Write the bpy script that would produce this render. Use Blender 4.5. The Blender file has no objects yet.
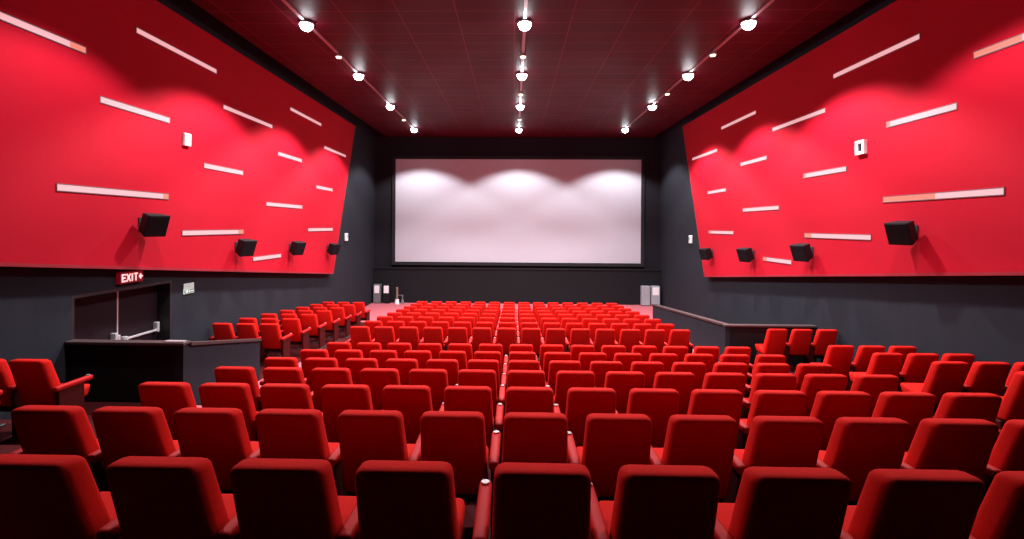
import bpy, bmesh, math, random
from mathutils import Vector, Matrix
random.seed(4)
scene = bpy.context.scene
C = scene.collection
H = 2.0                       # eye height above the floor of the nearest row

# ------------------------------------------------------------------ materials
def srgb(r, g, b):
    f = lambda c: (c / 255 / 12.92) if c / 255 <= 0.04045 else ((c / 255 + 0.055) / 1.055) ** 2.4
    return (f(r), f(g), f(b), 1)

def mat(name, col, rough=0.6, metal=0.0, emit=None, strength=0.0, sheen=0.0, var=0.0, vscale=(8, 8, 8), bump=0.0, bscale=60, spec=0.5):
    m = bpy.data.materials.new(name); m.use_nodes = True
    nt = m.node_tree; b = nt.nodes['Principled BSDF']
    b.inputs['Base Color'].default_value = col if len(col) == 4 else (*col, 1)
    b.inputs['Roughness'].default_value = rough
    b.inputs['Metallic'].default_value = metal
    b.inputs['Specular IOR Level'].default_value = spec
    if sheen:
        b.inputs['Sheen Weight'].default_value = sheen
        b.inputs['Sheen Roughness'].default_value = 0.4
        b.inputs['Sheen Tint'].default_value = (1.0, 0.25, 0.2, 1)
    if emit:
        b.inputs['Emission Color'].default_value = (*emit, 1)
        b.inputs['Emission Strength'].default_value = strength
    if var or bump:
        tc = nt.nodes.new('ShaderNodeTexCoord'); mp = nt.nodes.new('ShaderNodeMapping')
        mp.inputs['Scale'].default_value = vscale
        nt.links.new(tc.outputs['Object'], mp.inputs['Vector'])
        if var:
            n = nt.nodes.new('ShaderNodeTexNoise'); n.inputs['Detail'].default_value = 4
            n.inputs['Scale'].default_value = 1.0
            nt.links.new(mp.outputs['Vector'], n.inputs['Vector'])
            mx = nt.nodes.new('ShaderNodeMix'); mx.data_type = 'RGBA'
            c = b.inputs['Base Color'].default_value
            mx.inputs['A'].default_value = (c[0] * (1 - var), c[1] * (1 - var), c[2] * (1 - var), 1)
            mx.inputs['B'].default_value = (min(1, c[0] * (1 + var)), min(1, c[1] * (1 + var)), min(1, c[2] * (1 + var)), 1)
            nt.links.new(n.outputs['Fac'], mx.inputs['Factor'])
            nt.links.new(mx.outputs['Result'], b.inputs['Base Color'])
        if bump:
            n2 = nt.nodes.new('ShaderNodeTexNoise'); n2.inputs['Scale'].default_value = bscale
            n2.inputs['Detail'].default_value = 3
            nt.links.new(tc.outputs['Object'], n2.inputs['Vector'])
            bp = nt.nodes.new('ShaderNodeBump'); bp.inputs['Strength'].default_value = bump
            bp.inputs['Distance'].default_value = 0.01
            nt.links.new(n2.outputs['Fac'], bp.inputs['Height'])
            nt.links.new(bp.outputs['Normal'], b.inputs['Normal'])
    return m

M_seat = mat('red_velvet', (0.52, 0.0085, 0.0055), 0.85, var=0.10, vscale=(9, 9, 9), bump=0.15, bscale=180, spec=0.08)
M_arm = mat('red_armrest_vinyl', (0.42, 0.004, 0.004), 0.6, var=0.08, spec=0.15)
M_standard = mat('dark_red_side_panel', (0.05, 0.002, 0.002), 0.7, var=0.1, spec=0.1)
M_steel = mat('grey_cup_holder', (0.36, 0.26, 0.26), 0.35, metal=0.3, var=0.05)
M_legs = mat('black_steel', (0.02, 0.02, 0.022), 0.5, var=0.1)
M_panel = mat('red_wall_fabric', (0.40, 0.0018, 0.0145), 0.85, var=0.10, vscale=(0.7, 0.7, 2.2), bump=0.12, bscale=70, spec=0.15)
M_panel_edge = mat('dark_red_edge', (0.25, 0.005, 0.015), 0.6, var=0.08)
M_wall = mat('charcoal_wall_cloth', (0.0115, 0.0125, 0.0185), 0.8, var=0.25, vscale=(5, 5, 0.25), bump=0.1, bscale=40, spec=0.2)
M_front = mat('black_front_wall', (0.010, 0.0085, 0.013), 0.85, var=0.2, vscale=(2, 2, 0.3), spec=0.2)
M_skirt = mat('black_skirting', (0.007, 0.0065, 0.0085), 0.8, var=0.2, vscale=(1, 1, 0.5), spec=0.2)
def carpet_mat():
    """dark red carpet; the pink of strong light is painted into the two aisles and in front of the first row."""
    m = mat('hall_carpet', (0.05, 0.004, 0.005), 0.95, spec=0.1)
    nt = m.node_tree; b = nt.nodes['Principled BSDF']; L = nt.links.new
    def math_(op, a, v):
        n = nt.nodes.new('ShaderNodeMath'); n.operation = op; L(a, n.inputs[0])
        if isinstance(v, float): n.inputs[1].default_value = v
        else: L(v, n.inputs[1])
        return n.outputs[0]
    tc = nt.nodes.new('ShaderNodeTexCoord'); sx = nt.nodes.new('ShaderNodeSeparateXYZ'); L(tc.outputs['Object'], sx.inputs[0])
    x, y = sx.outputs['X'], sx.outputs['Y']
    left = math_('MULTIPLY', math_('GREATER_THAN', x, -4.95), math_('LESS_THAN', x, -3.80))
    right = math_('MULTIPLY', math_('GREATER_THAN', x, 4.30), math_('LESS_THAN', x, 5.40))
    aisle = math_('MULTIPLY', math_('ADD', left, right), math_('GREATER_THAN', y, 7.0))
    fac = math_('MAXIMUM', aisle, math_('GREATER_THAN', y, 19.4))  # where strong lamp light on the floor is put into the colour
    n = nt.nodes.new('ShaderNodeTexNoise'); n.inputs['Scale'].default_value = 25; n.inputs['Detail'].default_value = 4
    L(tc.outputs['Object'], n.inputs['Vector'])
    def tint(c):
        mx = nt.nodes.new('ShaderNodeMix'); mx.data_type = 'RGBA'; L(n.outputs['Fac'], mx.inputs['Factor'])
        mx.inputs['A'].default_value = (*[k * .8 for k in c], 1); mx.inputs['B'].default_value = (*[k * 1.2 for k in c], 1)
        return mx.outputs['Result']
    mx = nt.nodes.new('ShaderNodeMix'); mx.data_type = 'RGBA'
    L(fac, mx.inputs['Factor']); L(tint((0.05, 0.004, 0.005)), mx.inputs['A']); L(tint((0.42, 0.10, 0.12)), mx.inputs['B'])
    L(mx.outputs['Result'], b.inputs['Base Color'])
    return m
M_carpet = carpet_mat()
M_screen = mat('white_screen_vinyl', (0.45, 0.44, 0.49), 0.7, var=0.03, vscale=(1, 1, 1), spec=0.2)
M_mask = mat('black_masking', (0.005, 0.0045, 0.006), 0.8, var=0.1)
M_black = mat('black_cabinet', (0.007, 0.0065, 0.0085), 0.6, var=0.15, spec=0.2)
M_grille = mat('black_grille_cloth', (0.006, 0.0055, 0.0075), 0.8, bump=0.5, bscale=220, var=0.1, spec=0.2)
M_parapet = mat('unlit_black_laminate', (0.006, 0.005, 0.006), 0.6, var=0.2, vscale=(2, 2, 2), spec=0.2)  # half wall fronts: their unlit side is darkened in the colour
M_cap = mat('dark_wood_cap', (0.05, 0.028, 0.028), 0.5, var=0.25, vscale=(1, 8, 8))
M_door = mat('dark_maroon_door', (0.012, 0.005, 0.008), 0.6, var=0.2, vscale=(3, 3, 0.5), spec=0.15)
M_frame = mat('black_door_frame', (0.012, 0.010, 0.012), 0.5, var=0.1)
M_chrome = mat('brushed_chrome', (0.75, 0.73, 0.74), 0.3, metal=0.6, var=0.05)
M_strip = mat('pink_white_diffuser', (0.16, 0.12, 0.125), 0.5, emit=(1.0, 0.46, 0.49), strength=0.85, var=0.02)
M_strip_warm = mat('orange_diffuser', (0.15, 0.05, 0.04), 0.5, emit=(1.0, 0.24, 0.17), strength=0.85, var=0.02)
M_strip_rim = mat('grey_strip_housing', (0.16, 0.10, 0.11), 0.5, var=0.05)
M_white = mat('white_plastic', (0.80, 0.76, 0.78), 0.4, var=0.03)
M_lamp = mat('lit_lamp_glass', (0.9, 0.9, 0.9), 0.3, emit=(0.92, 0.96, 1.0), strength=42, var=0.01)
M_lamp_small = mat('small_lit_lamp_glass', (0.9, 0.8, 0.7), 0.3, emit=(1.0, 0.62, 0.42), strength=5, var=0.01)
M_ring = mat('grey_lamp_ring', (0.35, 0.33, 0.35), 0.35, metal=0.5, var=0.05)
M_track = mat('pale_metal_track', (0.36, 0.30, 0.32), 0.4, metal=0.2, var=0.1)
M_exit_box = mat('dark_red_sign_face', (0.10, 0.004, 0.006), 0.5, emit=(0.16, 0.002, 0.006), strength=0.6, var=0.02)
M_exit_text = mat('lit_sign_letters', (0.9, 0.5, 0.5), 0.5, emit=(1.0, 0.40, 0.40), strength=1.3, var=0.02)
M_notice = mat('pale_notice_plate', (0.55, 0.72, 0.66), 0.5, var=0.03)
M_green = mat('green_sign_print', (0.10, 0.22, 0.17), 0.5, var=0.05)
M_grey = mat('light_grey_cabinet', (0.30, 0.30, 0.33), 0.5, var=0.06)
M_greyd = mat('dark_grey_cabinet', (0.13, 0.13, 0.14), 0.5, var=0.06)
M_tan = mat('tan_post', (0.22, 0.13, 0.09), 0.5, var=0.1)

def ceiling_mat():
    m = mat('dark_ceiling_tiles', (0.06, 0.003, 0.009), 0.5, spec=0.12)
    nt = m.node_tree; b = nt.nodes['Principled BSDF']
    tc = nt.nodes.new('ShaderNodeTexCoord')
    br = nt.nodes.new('ShaderNodeTexBrick'); br.offset = 0.0
    br.inputs['Color1'].default_value = (0.058, 0.003, 0.009, 1)
    br.inputs['Color2'].default_value = (0.075, 0.004, 0.011, 1)
    br.inputs['Mortar'].default_value = (0.16, 0.03, 0.045, 1)
    br.inputs['Scale'].default_value = 1.0
    br.inputs['Brick Width'].default_value = 1.2
    br.inputs['Row Height'].default_value = 0.6
    br.inputs['Mortar Size'].default_value = 0.012
    br.inputs['Mortar Smooth'].default_value = 0.0
    nt.links.new(tc.outputs['Object'], br.inputs['Vector'])
    nt.links.new(br.outputs['Color'], b.inputs['Base Color'])
    n = nt.nodes.new('ShaderNodeTexNoise'); n.inputs['Scale'].default_value = 0.9; n.inputs['Detail'].default_value = 3
    nt.links.new(tc.outputs['Object'], n.inputs['Vector'])
    mr = nt.nodes.new('ShaderNodeMapRange')
    mr.inputs['To Min'].default_value = 0.42; mr.inputs['To Max'].default_value = 0.60
    nt.links.new(n.outputs['Fac'], mr.inputs['Value']); nt.links.new(mr.outputs['Result'], b.inputs['Roughness'])
    return m
M_ceil = ceiling_mat()

# ------------------------------------------------------------------ mesh helpers
def box(bm, x0, x1, y0, y1, z0, z1, bevel=0.0, seg=2):
    r = bmesh.ops.create_cube(bm, size=1.0)
    for v in r['verts']:
        v.co = Vector((x0 + (v.co.x + .5) * (x1 - x0), y0 + (v.co.y + .5) * (y1 - y0), z0 + (v.co.z + .5) * (z1 - z0)))
    if bevel:
        es = list({e for v in r['verts'] for e in v.link_edges})
        bmesh.ops.bevel(bm, geom=es, offset=bevel, segments=seg, profile=0.5, affect='EDGES')
    return r['verts']

def hexa(bm, pts, bevel=0.0, seg=3):
    """eight corners: bottom four (ccw), then top four."""
    vs = [bm.verts.new(p) for p in pts]
    fs = [(3, 2, 1, 0), (4, 5, 6, 7), (0, 1, 5, 4), (1, 2, 6, 5), (2, 3, 7, 6), (3, 0, 4, 7)]
    faces = [bm.faces.new([vs[i] for i in f]) for f in fs]
    if bevel:
        es = list({e for f in faces for e in f.edges})
        bmesh.ops.bevel(bm, geom=es, offset=bevel, segments=seg, profile=0.5, affect='EDGES')

def cyl(bm, r0, r1, z0, z1, seg=20, at=(0, 0), caps=True):
    r = bmesh.ops.create_cone(bm, cap_ends=caps, segments=seg, radius1=r0, radius2=r1, depth=z1 - z0)
    for v in r['verts']:
        v.co += Vector((at[0], at[1], (z0 + z1) / 2))
    return r['verts']

def prism(bm, poly, axis, a, b):
    """extrude a polygon given in the plane across axis ('x': (y,z) points; 'y': (x,z) points) from a to b."""
    mk = (lambda p, t: (t, p[0], p[1])) if axis == 'x' else (lambda p, t: (p[0], t, p[1]))
    A = [bm.verts.new(mk(p, a)) for p in poly]; B = [bm.verts.new(mk(p, b)) for p in poly]
    n = len(poly)
    bm.faces.new(A); bm.faces.new(B[::-1])
    for i in range(n):
        bm.faces.new((A[i], B[i], B[(i + 1) % n], A[(i + 1) % n]))

def obj(name, bm, m, parent=None, smooth=False, loc=(0, 0, 0)):
    bmesh.ops.recalc_face_normals(bm, faces=bm.faces)
    me = bpy.data.meshes.new(name); bm.to_mesh(me); bm.free()
    if smooth:
        for p in me.polygons: p.use_smooth = True
        try: me.set_sharp_from_angle(angle=math.radians(50))
        except Exception: pass
    me.materials.append(m)
    o = bpy.data.objects.new(name, me); C.objects.link(o)
    o.location = loc
    if parent: o.parent = parent
    return o

def tag(o, label, cat, group=None):
    o['label'] = label; o['category'] = cat
    if group: o['group'] = group
    return o

def thing(name, label, cat, loc=(0, 0, 0), rot=(0, 0, 0), group=None):
    o = bpy.data.objects.new(name, None); C.objects.link(o)
    o.empty_display_size = 0.1
    o.location = loc; o.rotation_euler = rot
    return tag(o, label, cat, group)

def dup(root, loc, label, group):
    r = root.copy(); C.objects.link(r); r.location = loc; r['label'] = label; r['group'] = group
    for ch in list(root.children):
        c = ch.copy(); C.objects.link(c); c.parent = r
        for g in list(ch.children):
            d = g.copy(); C.objects.link(d); d.parent = c
    return r

def struct(name, bm, m, parent=None):
    o = obj(name, bm, m, parent)
    if parent is None: o['kind'] = 'structure'
    return o

N = bmesh.new
# ------------------------------------------------------------------ seating layout
ROW_Y = [2.07, 3.17, 4.28, 5.40, 6.51, 7.62, 8.73] + [10.87 + 1.08 * k for k in range(8)]
DROP = [1.024, 1.212, 1.400, 1.576, 1.763, 1.930, 2.077] + [2.225 + 0.0836 * k for k in range(8)]
SEAT_H = 0.98
FLOOR = [H - d - SEAT_H for d in DROP]
XL, XR = -6.88, 7.18
Y0, Y1 = -3.0, 24.7
CEIL = H + 4.39

def step_profile(floors, ys):
    pts = []
    f_back = floors[0] + 0.20
    pts += [(Y0, f_back + 0.2), (ys[0] - 1.25, f_back + 0.2), (ys[0] - 1.25, f_back), (ys[0] - 0.16, f_back)]
    for k, y in enumerate(ys):
        pts.append((y - 0.16, floors[k]))
        yn = ys[k + 1] - 0.16 if k + 1 < len(ys) else Y1
        pts.append((yn, floors[k]))
    bottom = min(floors) - 0.3
    return pts + [(Y1, bottom), (Y0, bottom)]

bm = N()
prism(bm, step_profile(FLOOR, ROW_Y), 'x', -5.0, XR)
fl = list(FLOOR); fl[5] = fl[6] = FLOOR[7]
ysl = list(ROW_Y); ysl[5] = 7.80
prism(bm, step_profile(fl, ysl), 'x', XL - 0.3, -5.0)
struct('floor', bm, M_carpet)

# ------------------------------------------------------------------ shell
bm = N()
t = 0.15
prism(bm, [(XL - .2, CEIL + .45), (-6.36, CEIL + .45), (-6.36, CEIL), (6.82, CEIL), (6.82, CEIL + .45), (XR + .2, CEIL + .45),
           (XR + .2, CEIL + .6), (XL - .2, CEIL + .6)], 'y', Y0, Y1)
struct('ceiling', bm, M_ceil)

ZB = min(FLOOR) - 0.25
DY0, DY1, DZ = 7.64, 9.93, H - 1.13                      # exit doorway in the left wall
bm = N()
box(bm, XL - .3, XL, Y0, DY0, ZB, CEIL + .5)
box(bm, XL - .3, XL, DY1, Y1, ZB, CEIL + .5)
box(bm, XL - .3, XL, DY0, DY1, DZ, CEIL + .5)
struct('wall_left', bm, M_wall)
bm = N(); box(bm, XR, XR + .3, Y0, Y1, ZB, CEIL + .5); struct('wall_right', bm, M_wall)
bm = N(); box(bm, XL - .3, XR + .3, Y1, Y1 + .3, ZB, CEIL + .5); struct('wall_front', bm, M_front)
bm = N(); box(bm, XL - .3, XR + .3, Y0 - .3, Y0, ZB, CEIL + .5); struct('wall_back', bm, M_front)

# stage skirting below the screen with a thin pale lip
F14 = FLOOR[14]
bm = N(); box(bm, XL, XR, Y1 - .30, Y1, F14, H - 2.13); sk = struct('trim_1', bm, M_skirt)
bm = N(); box(bm, XL, XR, Y1 - .33, Y1, H - 2.13, H - 2.08, 0.008); struct('skirting_lip', bm, M_black, sk)

# screen
t = thing('projection_screen', 'wide white cinema screen with black border on the front wall', 'screen', (0.195, Y1 - .002, H - 1.79))
bm = N(); box(bm, -6.035, 6.035, -.09, -.05, 0, 5.07); obj('screen_surface', bm, M_screen, t)
bm = N()
for x0, x1, z0, z1 in ((-6.20, -6.035, -.16, 5.23), (6.035, 6.20, -.16, 5.23), (-6.035, 6.035, -.16, 0), (-6.035, 6.035, 5.07, 5.23)):
    box(bm, x0, x1, -.11, 0, z0, z1)
obj('screen_border', bm, M_mask, t)

# ------------------------------------------------------------------ exit door
dr = bpy.data.objects.new('door_1', None); C.objects.link(dr); dr.location = (XL - .25, 0, FLOOR[7]); dr['kind'] = 'structure'
hd = DZ - FLOOR[7]
mid = (DY0 + DY1) / 2 + .06
bm = N()
box(bm, -.05, .25, DY0, DY0 + .05, 0, hd); box(bm, -.05, .25, DY1 - .05, DY1, 0, hd); box(bm, -.05, .25, DY0 + .05, DY1 - .05, hd - .05, hd)
obj('door_frame', bm, M_frame, dr)
for a, b, hinge in ((DY0 + .05, mid - .012, 1), (mid + .012, DY1 - .05, -1)):
    bm = N(); box(bm, -.045, 0.0, a, b, .01, hd - .055, .004); lf = obj('door_leaf', bm, M_door, dr)
    bm = N()
    box(bm, .05, .085, a + .06, b - .06, 1.085, 1.125, .008)
    for y in (a + .07, b - .14):
        box(bm, 0, .095, y, y + .07, 1.06, 1.26 if y > (a + b) / 2 else 1.15, .012)
    pb = obj('push_bar', bm, M_chrome, lf); pb['label'] = 'chrome push bar'
bm = N(); box(bm, -.03, .012, mid - .012, mid + .012, .01, hd - .055); box(bm, 0, .05, mid - .03, mid + .03, 1.02, 1.20, .01)
s = obj('meeting_strip', bm, M_chrome, dr); s['label'] = 'pale metal strip between the door leaves'

# exit sign: letters built as strokes
def stroke_letters(bm, strokes, ox, oz, h, th, depth0, depth1):
    """strokes in a unit cell -> bars in the (y, z) plane standing out along +x."""
    for (ya, za), (yb, zb) in strokes:
        p = Vector((0, ox + ya * h * .62, oz + za * h)); q = Vector((0, ox + yb * h * .62, oz + zb * h))
        d = (q - p).normalized(); n = Vector((0, -d.z, d.y)) * th / 2
        p -= d * th / 2 * .9; q += d * th / 2 * .9
        pts = []
        for x in (depth0, depth1):
            for c in (p - n, q - n, q + n, p + n):
                pts.append((x, c.y, c.z))
        hexa(bm, pts)
LET = {'E': [((0, 0), (0, 1)), ((0, 0), (1, 0)), ((0, .5), (.8, .5)), ((0, 1), (1, 1))],
       'X': [((0, 0), (1, 1)), ((0, 1), (1, 0))],
       'I': [((.5, 0), (.5, 1))],
       'T': [((.5, 0), (.5, 1)), ((0, 1), (1, 1))],
       '<': [((.2, .5), (1.1, .5)), ((.2, .5), (.6, .8)), ((.2, .5), (.6, .2))]}
es = thing('exit_sign', 'glowing red EXIT sign on the dark wall above the double door', 'sign', (XL, 8.50, H - 1.05))
bm = N(); box(bm, 0, .08, 0, .54, 0, .20, .008); obj('sign_box', bm, M_exit_box, es)
for ch, oy, w in (('E', .045, 1), ('X', .15, 1), ('I', .235, 1), ('T', .32, 1), ('<', .43, 1)):
    bm = N(); stroke_letters(bm, LET[ch], oy, .042, .115, .025, .08, .088)
    obj('letter' if ch != '<' else 'arrow', bm, M_exit_text, es)

ns = thing('notice_sign', 'small white and green notice on the dark wall beyond the exit door', 'sign', (XL, 10.26, H - 1.47))
bm = N(); box(bm, 0, .02, 0, .34, 0, .22, .004); obj('plate', bm, M_notice, ns)
bm = N(); box(bm, .02, .024, .02, .32, .015, .085); obj('printed_band', bm, M_green, ns)
bm = N(); box(bm, .024, .027, .06, .13, .03, .075); box(bm, .024, .027, .17, .20, .03, .075); box(bm, .024, .027, .23, .31, .045, .06)
obj('printed_marks', bm, M_white, ns)

# ------------------------------------------------------------------ red side panels
PY = 4.6
def side_panel(sx, X, wallX, label):
    t = thing('acoustic_wall_panel', label, 'wall panel', (wallX, 0, H))
    d = X - wallX
    low = lambda y: -.53 - .1045 * (y - 6.5)
    poly = [(PY, low(PY)), (18.44, low(18.44)), (20.9, 4.18), (PY, 4.18)]
    bm = N(); prism(bm, poly, 'x', 0, d); obj('fabric_face', bm, M_panel, t)
    bm = N()
    e = .05
    prism(bm, [(PY, low(PY) - e), (18.44 + .03, low(18.44) - e), (18.44 + .03, low(18.44)), (PY, low(PY))], 'x', 0, d + .012 * (1 if d > 0 else -1))
    obj('bottom_rail', bm, M_panel_edge, t)
    bm = N()
    prism(bm, [(18.44, low(18.44)), (18.44 + e, low(18.44)), (20.9 + e, 4.18), (20.9, 4.18)], 'x', 0, d + .012 * (1 if d > 0 else -1))
    obj('end_rail', bm, M_panel_edge, t)
PXL, PXR = -6.70, 7.00
side_panel(-1, PXL, XL, 'large red fabric panel with slanted end covering the upper left wall')
side_panel(1, PXR, XR, 'large red fabric panel with slanted end covering the upper right wall')

# slot lights: (y near, y far, z, warm fraction at the far end, label)
Ls = [
 (4.9, 7.65, 2.70, .10, 'long slot light cut off by the left photo edge, top corner of left wall panel'),
 (8.70, 11.08, 3.43, 0, 'long slot light high on the left panel, nearest the camera in the topmost tier'),
 (7.94, 9.56, 2.01, 0, 'short slot light on the left panel above the near end of the longest low strip'),
 (11.36, 13.69, 2.71, 0, 'long slot light second along the second tier from the top of left panel'),
 (14.80, 17.20, 3.47, 0, 'long slot light farther along the topmost tier of the left panel, under the ceiling'),
 (7.18, 9.54, .53, .06, 'long bright slot light just above the biggest loudspeaker on the left panel'),
 (10.66, 12.20, 1.27, 0, 'short slot light below and beyond the small white box on the left panel'),
 (14.05, 15.63, 2.02, 0, 'short slot light at middle height of left panel, third tier from top, far half'),
 (17.49, 19.75, 2.74, 0, 'slot light at the upper far corner of the left panel beside its slanted end'),
 (16.82, 18.32, 1.29, 0, 'tiny short slot light nearest the slanted end of left panel, fourth tier from top'),
 (13.39, 15.68, .56, 0, 'long slot light on the left panel above the second and third loudspeakers'),
 (9.96, 12.24, -.18, .10, 'long level slot light directly above the second loudspeaker on the left panel'),
 (16.16, 18.36, -.16, 0, 'slot light above the fourth, farthest loudspeaker on the left panel'),
 (12.72, 14.25, -.89, 0, 'lowest short slot light on left panel, between the second and third loudspeakers'),
]
Rs = [
 (8.80, 11.12, 3.32, 0, 'long slot light high on the right panel, nearest the camera in the topmost tier'),
 (5.2, 7.77, 2.64, .28, 'long slot light cut off by the right photo edge, top corner of right wall panel'),
 (11.41, 13.69, 2.65, 0, 'long slot light second along the second tier from the top of right panel'),
 (8.07, 9.55, 1.94, .06, 'short slot light on the right panel, beyond and above the white framed box'),
 (14.64, 17.03, 3.34, 0, 'long slot light farther along the topmost tier of the right panel, under the ceiling'),
 (17.37, 19.76, 2.66, 0, 'slot light at the upper far corner of the right panel beside its slanted end'),
 (14.00, 15.58, 1.94, 0, 'short slot light on right panel, third tier from top, nearer the screen'),
 (16.66, 18.18, 1.24, 0, 'tiny short slot light nearest the slanted end of right panel, fourth tier from top'),
 (13.36, 15.41, .53, 0, 'slot light on the right panel above the second and third loudspeakers'),
 (10.69, 12.23, 1.25, .06, 'short slot light directly below the white framed box on the right panel'),
 (16.07, 18.07, -.17, .1, 'slot light above the fourth, farthest loudspeaker on the right panel'),
 (7.30, 9.62, .54, .5, 'long slot light, half orange, just above the biggest loudspeaker on right panel'),
 (9.95, 12.17, -.18, .12, 'long level slot light directly above the second loudspeaker on the right panel'),
 (12.74, 14.16, -.87, .15, 'lowest short slot light on right panel, between the second and third loudspeakers'),
]
for side, X, lst in ((1, PXL, Ls), (-1, PXR, Rs)):
    for ya, yb, z, warm, label in lst:
        t = thing('slot_light', label, 'wall light', (X, ya, H + z), group='slot lights on the %s wall panel' % ('left' if side > 0 else 'right'))
        L = yb - ya; h = .044
        o0 = lambda a, b: (min(a * side, b * side), max(a * side, b * side))
        bm = N()
        x0, x1 = o0(0, .012)
        box(bm, x0, x1, -.012, L + .012, h, h + .014); box(bm, x0, x1, -.012, L + .012, -h - .014, -h)
        box(bm, x0, x1, -.012, 0, -h, h); box(bm, x0, x1, L, L + .012, -h, h)
        obj('housing_rim', bm, M_strip_rim, t)
        x0, x1 = o0(0, .010); Lw = L * (1 - warm)
        bm = N(); box(bm, x0, x1, 0, Lw, -h, h); obj('diffuser', bm, M_strip, t)
        if warm:
            bm = N(); box(bm, x0, x1, Lw, L, -h, h); d = obj('diffuser', bm, M_strip_warm, t); d['label'] = 'orange tinted end of the diffuser'

# ------------------------------------------------------------------ loudspeakers
def speaker(side, X, y, z, label):
    """side +1: on the left panel, facing +x."""
    t = thing('loudspeaker', label, 'loudspeaker', (X, y, H + z), group='loudspeakers on the %s wall panel' % ('left' if side > 0 else 'right'))
    cx = .215
    R = Matrix.Translation((side * cx, 0, 0)) @ Matrix.Rotation(-side * math.radians(20), 4, 'Z') @ Matrix.Rotation(side * math.radians(20), 4, 'Y')
    bm = N()
    hw, hh, dp = .20, .205, .25
    s = side
    hexa(bm, [(-s * dp / 2, -hw * .72, -hh * .8), (s * dp / 2, -hw, -hh), (s * dp / 2, hw, -hh), (-s * dp / 2, hw * .72, -hh * .8),
              (-s * dp / 2, -hw * .72, hh * .8), (s * dp / 2, -hw, hh), (s * dp / 2, hw, hh), (-s * dp / 2, hw * .72, hh * .8)], .012, 2)
    bm.transform(R); obj('cabinet', bm, M_black, t)
    bm = N(); a, b = sorted((s * dp / 2, s * (dp / 2 + .012))); box(bm, a, b, -hw + .02, hw - .02, -hh + .02, hh - .02, .005); bm.transform(R); obj('grille', bm, M_grille, t)
    bm = N(); a, b = sorted((0, s * .02)); box(bm, a, b, -.07, .07, -.12, .12, .004)
    a, b = sorted((s * .02, s * .13)); box(bm, a, b, -.025, .025, -.03, .03)
    obj('wall_bracket', bm, M_legs, t)
names = ['first, nearest and largest', 'second', 'third', 'fourth and farthest']
for (y, z), nm in zip(((8.85, .0), (11.95, -.54), (14.85, -.68), (17.88, -.85)), names):
    speaker(1, PXL, y, z, 'black loudspeaker on the left red panel, %s in its line' % nm)
for (y, z), nm in zip(((8.88, -.06), (11.9, -.56), (14.75, -.78), (17.75, -.92)), names):
    speaker(-1, PXR, y, z, 'black loudspeaker on the right red panel, %s in its line' % nm)

# small white boxes on the panels and lamps on the walls
t = thing('wall_sensor', 'small plain white box on the left red panel between two slot lights', 'wall box', (PXL, 10.05, H + 1.72))
bm = N(); box(bm, 0, .06, -.10, .10, -.13, .13, .012); obj('casing', bm, M_white, t)
bm = N(); box(bm, .06, .066, -.075, .075, -.105, .105, .003); obj('cover', bm, M_white, t)
t = thing('wall_sensor', 'white framed box with dark centre on the right red panel', 'wall box', (PXR, 10.2, H + 1.62))
bm = N()
box(bm, -.07, 0, -.13, -.06, -.14, .14); box(bm, -.07, 0, .06, .13, -.14, .14); box(bm, -.07, 0, -.06, .06, -.14, -.08); box(bm, -.07, 0, -.06, .06, .08, .14)
obj('casing', bm, M_white, t)
bm = N(); box(bm, -.03, 0, -.06, .06, -.08, .08); s = obj('dark_window', bm, M_black, t); s['label'] = 'black recessed centre'
for X, s, lab in ((XL, 1, 'tiny white unit on the dark wall just past the left red panel'), (XR, -1, 'tiny white unit on the dark wall just past the right red panel')):
    t = thing('wall_unit', lab, 'wall box', (X, 20.3, H - .49))
    a, b = sorted((0, s * .10)); bm = N(); box(bm, a, b, -.09, .09, -.16, .16, .02); obj('casing', bm, M_white, t)
    a, b = sorted((s * .10, s * .115)); bm = N(); box(bm, a, b, -.05, .05, -.03, .09, .004); obj('lens', bm, M_ring, t)

# ------------------------------------------------------------------ parapets round the exit stairs
t = thing('parapet', 'black half wall with dark cap round the exit by the left door', 'half wall', (-5.08, 7.6, FLOOR[6]))
zt = H - 1.86 - FLOOR[6]
bm = N(); box(bm, XL + 5.08, -.08, -.06, .06, -.04, zt); obj('front_panel', bm, M_parapet, t)
bm = N(); prism(bm, [(-.06, -.1), (2.25, -.1), (2.25, zt - .46), (-.06, zt)], 'x', -.08, .04); obj('side_panel', bm, M_wall, t)
bm = N(); box(bm, XL + 5.08, .06, -.09, .09, zt, zt + .045, .008)
obj('front_cap_rail', bm, M_cap, t)
bm = N(); prism(bm, [(.09, zt - .03), (2.27, zt - .464), (2.27, zt - .42), (.09, zt + .018)], 'x', -.11, .07); obj('side_cap_rail', bm, M_cap, t)
bm = N(); box(bm, -.28, .02, -.05, .05, zt + .045, zt + .06, .004); s = obj('corner_plate', bm, M_track, t); s['label'] = 'pale plate on the corner of the cap'

t = thing('parapet', 'black half wall with wooden cap beside the right aisle below the screen', 'half wall', (5.1, 12.05, FLOOR[9]))
zt = H - 2.36 - FLOOR[9]
bm = N(); box(bm, .05, XR - 5.1, -.06, .06, -.02, zt); obj('front_panel', bm, M_parapet, t)
bm = N(); prism(bm, [(-.06, -.3), (6.1, -.6), (6.1, zt - .47), (-.06, zt)], 'x', -.06, .06); obj('side_panel', bm, M_wall, t)
bm = N(); box(bm, -.08, XR - 5.1, -.09, .09, zt, zt + .045, .008); obj('front_cap_rail', bm, M_cap, t)
bm = N(); prism(bm, [(.09, zt), (6.12, zt - .47), (6.12, zt - .425), (.09, zt + .045)], 'x', -.09, .09); obj('side_cap_rail', bm, M_cap, t)

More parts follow.
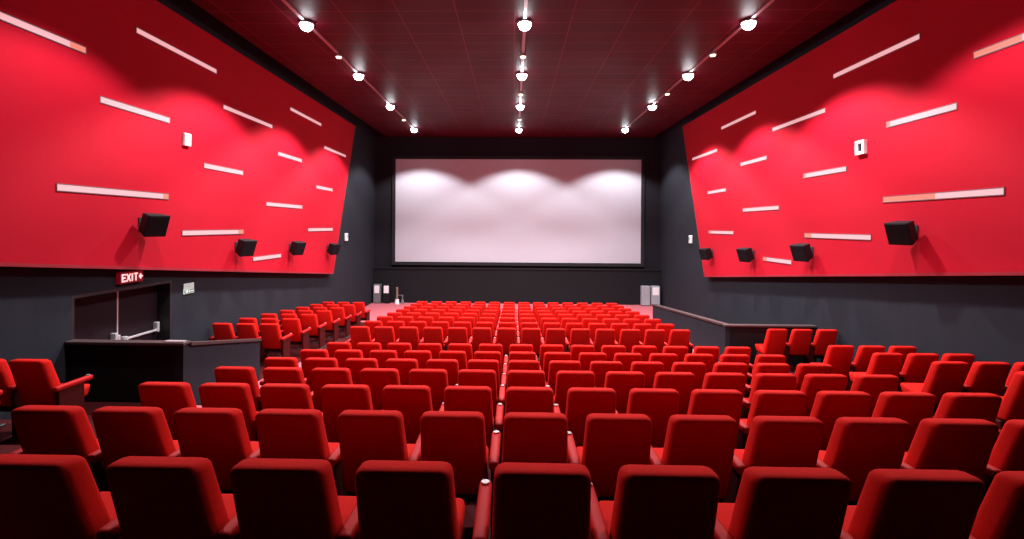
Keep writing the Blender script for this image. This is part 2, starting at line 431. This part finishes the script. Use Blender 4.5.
# ------------------------------------------------------------------ things along the front wall
YF = Y1 - .33
def floor_cabinet(x, w, h, label, top_white, m):
    t = thing('floor_cabinet', label, 'cabinet', (x, YF - .16, F14))
    bm = N(); box(bm, -w / 2, w / 2, -.14, .14, 0.03, h, .012); obj('body', bm, m, t)
    bm = N(); box(bm, -w / 2 + .02, w / 2 - .02, -.12, .12, 0, .03); obj('plinth', bm, M_black, t)
    bm = N(); box(bm, -w / 2 + .05, w / 2 - .05, -.15, -.14, h * .55, h - .05, .004); s = obj('front_plate', bm, M_white if top_white else M_grey, t)
    if top_white: s['label'] = 'white upper plate'
floor_cabinet(-6.60, .34, .92, 'narrow cabinet with white upper plate at the front wall, nearest the left corner', True, M_greyd)
floor_cabinet(-6.14, .34, .92, 'narrow cabinet with white upper plate at the front wall, beside the tan post', True, M_black)
floor_cabinet(6.36, .40, .95, 'tall pale grey cabinet below the screen\'s right edge, farther from the corner', False, M_grey)
floor_cabinet(6.82, .40, .95, 'tall pale grey cabinet with white plate in the corner beside right half wall', True, M_grey)
t = thing('bollard', 'short tan post with white foot standing by the front wall', 'post', (-5.60, YF - .35, F14))
bm = N(); cyl(bm, .11, .09, 0, .22, 20); obj('foot', bm, M_white, t, True)
bm = N(); cyl(bm, .05, .05, .22, .75, 16); cyl(bm, .065, .05, .75, .80, 16); obj('post', bm, M_tan, t, True)
bm = N(); cyl(bm, .03, .03, .2, .45, 12, (.26, .02)); cyl(bm, .07, .06, 0, .2, 12, (.26, .02)); box(bm, 0.04, .27, .0, .03, .40, .43); obj('side_arm', bm, M_greyd, t)

# ------------------------------------------------------------------ ceiling lights
LX = (-4.50, 0.215, 4.95)
LY = (7.0, 10.7, 14.35, 18.05, 22.4)
SIDE = ('left', 'middle', 'right')
ORDL = ('nearest the camera', 'largest seen', 'second seen from the camera', 'third seen from the camera', 'closest to the screen')
SPOT_W = 1850
for xi, x in enumerate(LX):
    t = thing('ceiling_track', 'thin pale metal track joining the ceiling lights of the %s row' % SIDE[xi], 'lighting track', (x, 0, CEIL))
    bm = N(); box(bm, -.035, .035, 5.5, 23.4, -.03, 0); obj('channel', bm, M_track, t)
    bm = N()
    for y in (5.5, 23.36): box(bm, -.05, .05, y, y + .04, -.035, 0)
    obj('end_stop', bm, M_ring, t)
    for yi, y in enumerate(LY):
        t = thing('ceiling_spotlight', 'bright round ceiling light, %s of the %s row' % (ORDL[yi], SIDE[xi]), 'ceiling light', (x, y, CEIL - .03), group='bright ceiling lights')
        bm = N(); cyl(bm, .15, .16, -.035, 0, 28); obj('housing', bm, M_ring, t, True)
        bm = N(); r = bmesh.ops.create_uvsphere(bm, u_segments=24, v_segments=12, radius=.14)
        for v in list(bm.verts):
            if v.co.z > .001: bm.verts.remove(v)
        bmesh.ops.transform(bm, matrix=Matrix.Translation((0, 0, -.035)), verts=bm.verts)
        obj('lamp_dome', bm, M_lamp, t, True)
        ld = bpy.data.lights.new('spot', 'SPOT'); ld.energy = SPOT_W * (.48, 1, 1, 1, .58)[yi]; ld.spot_size = math.radians(121); ld.spot_blend = .30
        ld.shadow_soft_size = .08; ld.color = (.98, .97, 1.0)
        lo = bpy.data.objects.new('spot_beam', ld); C.objects.link(lo); lo.parent = t; lo.location = (0, 0, -.24)
for xi, y, wh in ((0, 12.7, 'between the two largest lights of the left row'), (0, 20.3, 'between the two lights nearest the screen, left row'),
              (1, 12.7, 'between the two largest lights of the middle row'), (1, 16.35, 'between second and third lights of the middle row'), (1, 20.2, 'between the two lights nearest the screen, middle row'),
              (2, 12.6, 'between the two largest lights of the right row'), (2, 16.3, 'between second and third lights of the right row')):
    t = thing('small_ceiling_lamp', 'small dim orange ceiling lamp %s' % wh, 'ceiling light', (LX[xi], y, CEIL - .03), group='small dim ceiling lamps')
    bm = N(); cyl(bm, .085, .085, -.06, 0, 20); obj('housing', bm, M_ring, t, True)
    bm = N(); cyl(bm, .06, .07, -.085, -.06, 20); obj('lamp_face', bm, M_lamp_small, t, True)

# ------------------------------------------------------------------ the seats
S = 0.54
def armrest(x, parent):
    bm = N(); box(bm, x - .034, x + .034, .10, .62, .585, .645, .022, 3); a = obj('armrest', bm, M_arm, parent, True)
    bm = N(); cyl(bm, .022, .022, .645, .655, 16, (x, .57)); c = obj('cup_holder', bm, M_steel, a, True); c['label'] = 'pale metal cup holder'
    bm = N(); hexa(bm, [(x - .022, .16, 0.03), (x + .022, .16, 0.03), (x + .022, .50, 0.03), (x - .022, .50, 0.03),
                        (x - .022, .14, .59), (x + .022, .14, .59), (x + .022, .50, .59), (x - .022, .50, .59)], .008, 1)
    obj('side_standard', bm, M_standard, parent)
    bm = N(); box(bm, x - .035, x + .035, .10, .56, 0, .03, .005, 1); obj('foot_plate', bm, M_legs, parent)

def low_standard(x, parent):
    bm = N(); hexa(bm, [(x - .02, .18, 0.03), (x + .02, .18, 0.03), (x + .02, .52, 0.03), (x - .02, .52, 0.03),
                        (x - .02, .24, .36), (x + .02, .24, .36), (x + .02, .50, .36), (x - .02, .50, .36)], .008, 1)
    obj('side_standard', bm, M_standard, parent)
    bm = N(); box(bm, x - .035, x + .035, .12, .56, 0, .03, .005, 1); obj('foot_plate', bm, M_legs, parent)

def make_seat(ends):
    """origin on the floor under the top rear edge of the backrest, facing +y."""
    t = thing('auditorium_chair', 'red cinema seat', 'seat')
    bm = N()
    wt, wb = .206, .228
    # reclined, tapered back: the top leans toward the rear
    hexa(bm, [(-wb, .205, .36), (wb, .205, .36), (wb, .375, .36), (-wb, .375, .36),
              (-wt, .0, SEAT_H), (wt, .0, SEAT_H), (wt, .15, SEAT_H - .012), (-wt, .15, SEAT_H - .012)], .045, 4)
    obj('backrest', bm, M_seat, t, True)
    bm = N()
    hexa(bm, [(-.20, .30, .33), (.20, .30, .33), (.20, .66, .36), (-.20, .66, .36),
              (-.215, .30, .45), (.215, .30, .45), (.215, .70, .51), (-.215, .70, .51)], .035, 3)
    obj('seat_cushion', bm, M_seat, t, True)
    bm = N(); box(bm, -.215, .215, .28, .38, .28, .34, .01, 1); obj('support_beam', bm, M_legs, t)
    if ends >= 0: armrest(-S / 2, t)
    else: low_standard(-S / 2 + .03, t)
    if ends == 1: armrest(S / 2, t)
    return t
proto = {0: make_seat(0), 1: make_seat(1), -1: make_seat(-1)}
used = {0: False, 1: False, -1: False}
def put_seat(kind, x, y, z, label, group):
    if not used[kind]:
        used[kind] = True
        o = proto[kind]; o.location = (x, y, z); o['label'] = label; o['group'] = group
    else:
        o = dup(proto[kind], (x, y, z), label, group)
    return o

ORD = ['first', 'second', 'third', 'fourth', 'fifth', 'sixth', 'seventh', 'eighth', 'ninth', 'tenth', 'eleventh', 'twelfth', 'thirteenth', 'fourteenth']
def row_words(k):
    if k == 0: return 'nearest row'
    if k < 7: return ORD[k] + ' nearest row'
    return 'row closest to the screen' if k == 14 else ORD[14 - k] + ' row from the screen'
VIS = {0: range(2, 11), 1: range(0, 13)}
for k in range(15):
    x0, ds = (-3.09, .54) if k < 7 else (-3.38, .54)
    cols = list(VIS.get(k, range(14)))
    for n, c in enumerate(cols):
        rw = row_words(k)
        lab = 'red cinema seat, %s from the left in the centre block, %s' % (ORD[n], rw)
        put_seat(1 if c == 13 else 0, x0 + ds * c - ((.11 if c == 2 else .075 if c < 6 else .02) if k == 0 else 0), ROW_Y[k], FLOOR[k], lab, 'centre block seats, ' + rw)
# side blocks of three seats by the walls
PLACE = ('against the wall', 'middle of three', 'at the aisle')
def flank(side, k, cols):
    xs = (-6.57, -6.03, -5.49) if side == 'left' else (6.91, 6.37, 5.83)
    for c in cols:
        end = (1 if side == 'left' else -1) if c == 2 else 0
        lab = 'red cinema seat by the %s wall, %s, %s' % (side, PLACE[c], row_words(k))
        put_seat(end, xs[c] - (.12 if side == 'left' and k < 4 else 0), ROW_Y[k] + .2, FLOOR[k], lab, '%s side block seats' % side)
flank('left', 2, (2,)); flank('left', 3, (1, 2))
for k in range(7, 14): flank('left', k, (0, 1, 2))
flank('right', 2, (2,)); flank('right', 3, (2,))
for k in (4, 5, 6, 7): flank('right', k, (0, 1, 2))

# ------------------------------------------------------------------ world, camera, view
w = bpy.data.worlds.new('hall_dark'); scene.world = w; w.use_nodes = True
w.node_tree.nodes['Background'].inputs['Color'].default_value = (0.02, 0.005, 0.007, 1)
w.node_tree.nodes['Background'].inputs['Strength'].default_value = 0.0

cam = bpy.data.cameras.new('camera'); co = bpy.data.objects.new('camera', cam); C.objects.link(co)
psi, rho = 0.023, 0.006
F = Vector((-math.sin(psi), math.cos(psi), 0)); R0 = Vector((math.cos(psi), math.sin(psi), 0)); U0 = Vector((0, 0, 1))
R = R0 * math.cos(rho) + U0 * math.sin(rho); U = U0 * math.cos(rho) - R0 * math.sin(rho)
mtx = Matrix((R, U, -F)).transposed().to_4x4(); mtx.translation = Vector((0, 0, H))
co.matrix_world = mtx
cam.sensor_width = 36; cam.lens = 500 / 1024 * 36
cam.shift_x = 10 / 1024; cam.shift_y = -43.5 / 1024
cam.clip_start = .05; cam.clip_end = 100
scene.camera = co
scene.view_settings.view_transform = 'Standard'
scene.view_settings.look = 'None'
scene.view_settings.exposure = 0
scene.view_settings.gamma = 1
scene.view_settings.use_curve_mapping = False
scene.cycles.use_denoising = True
scene.cycles.max_bounces = 8
scene.cycles.diffuse_bounces = 5
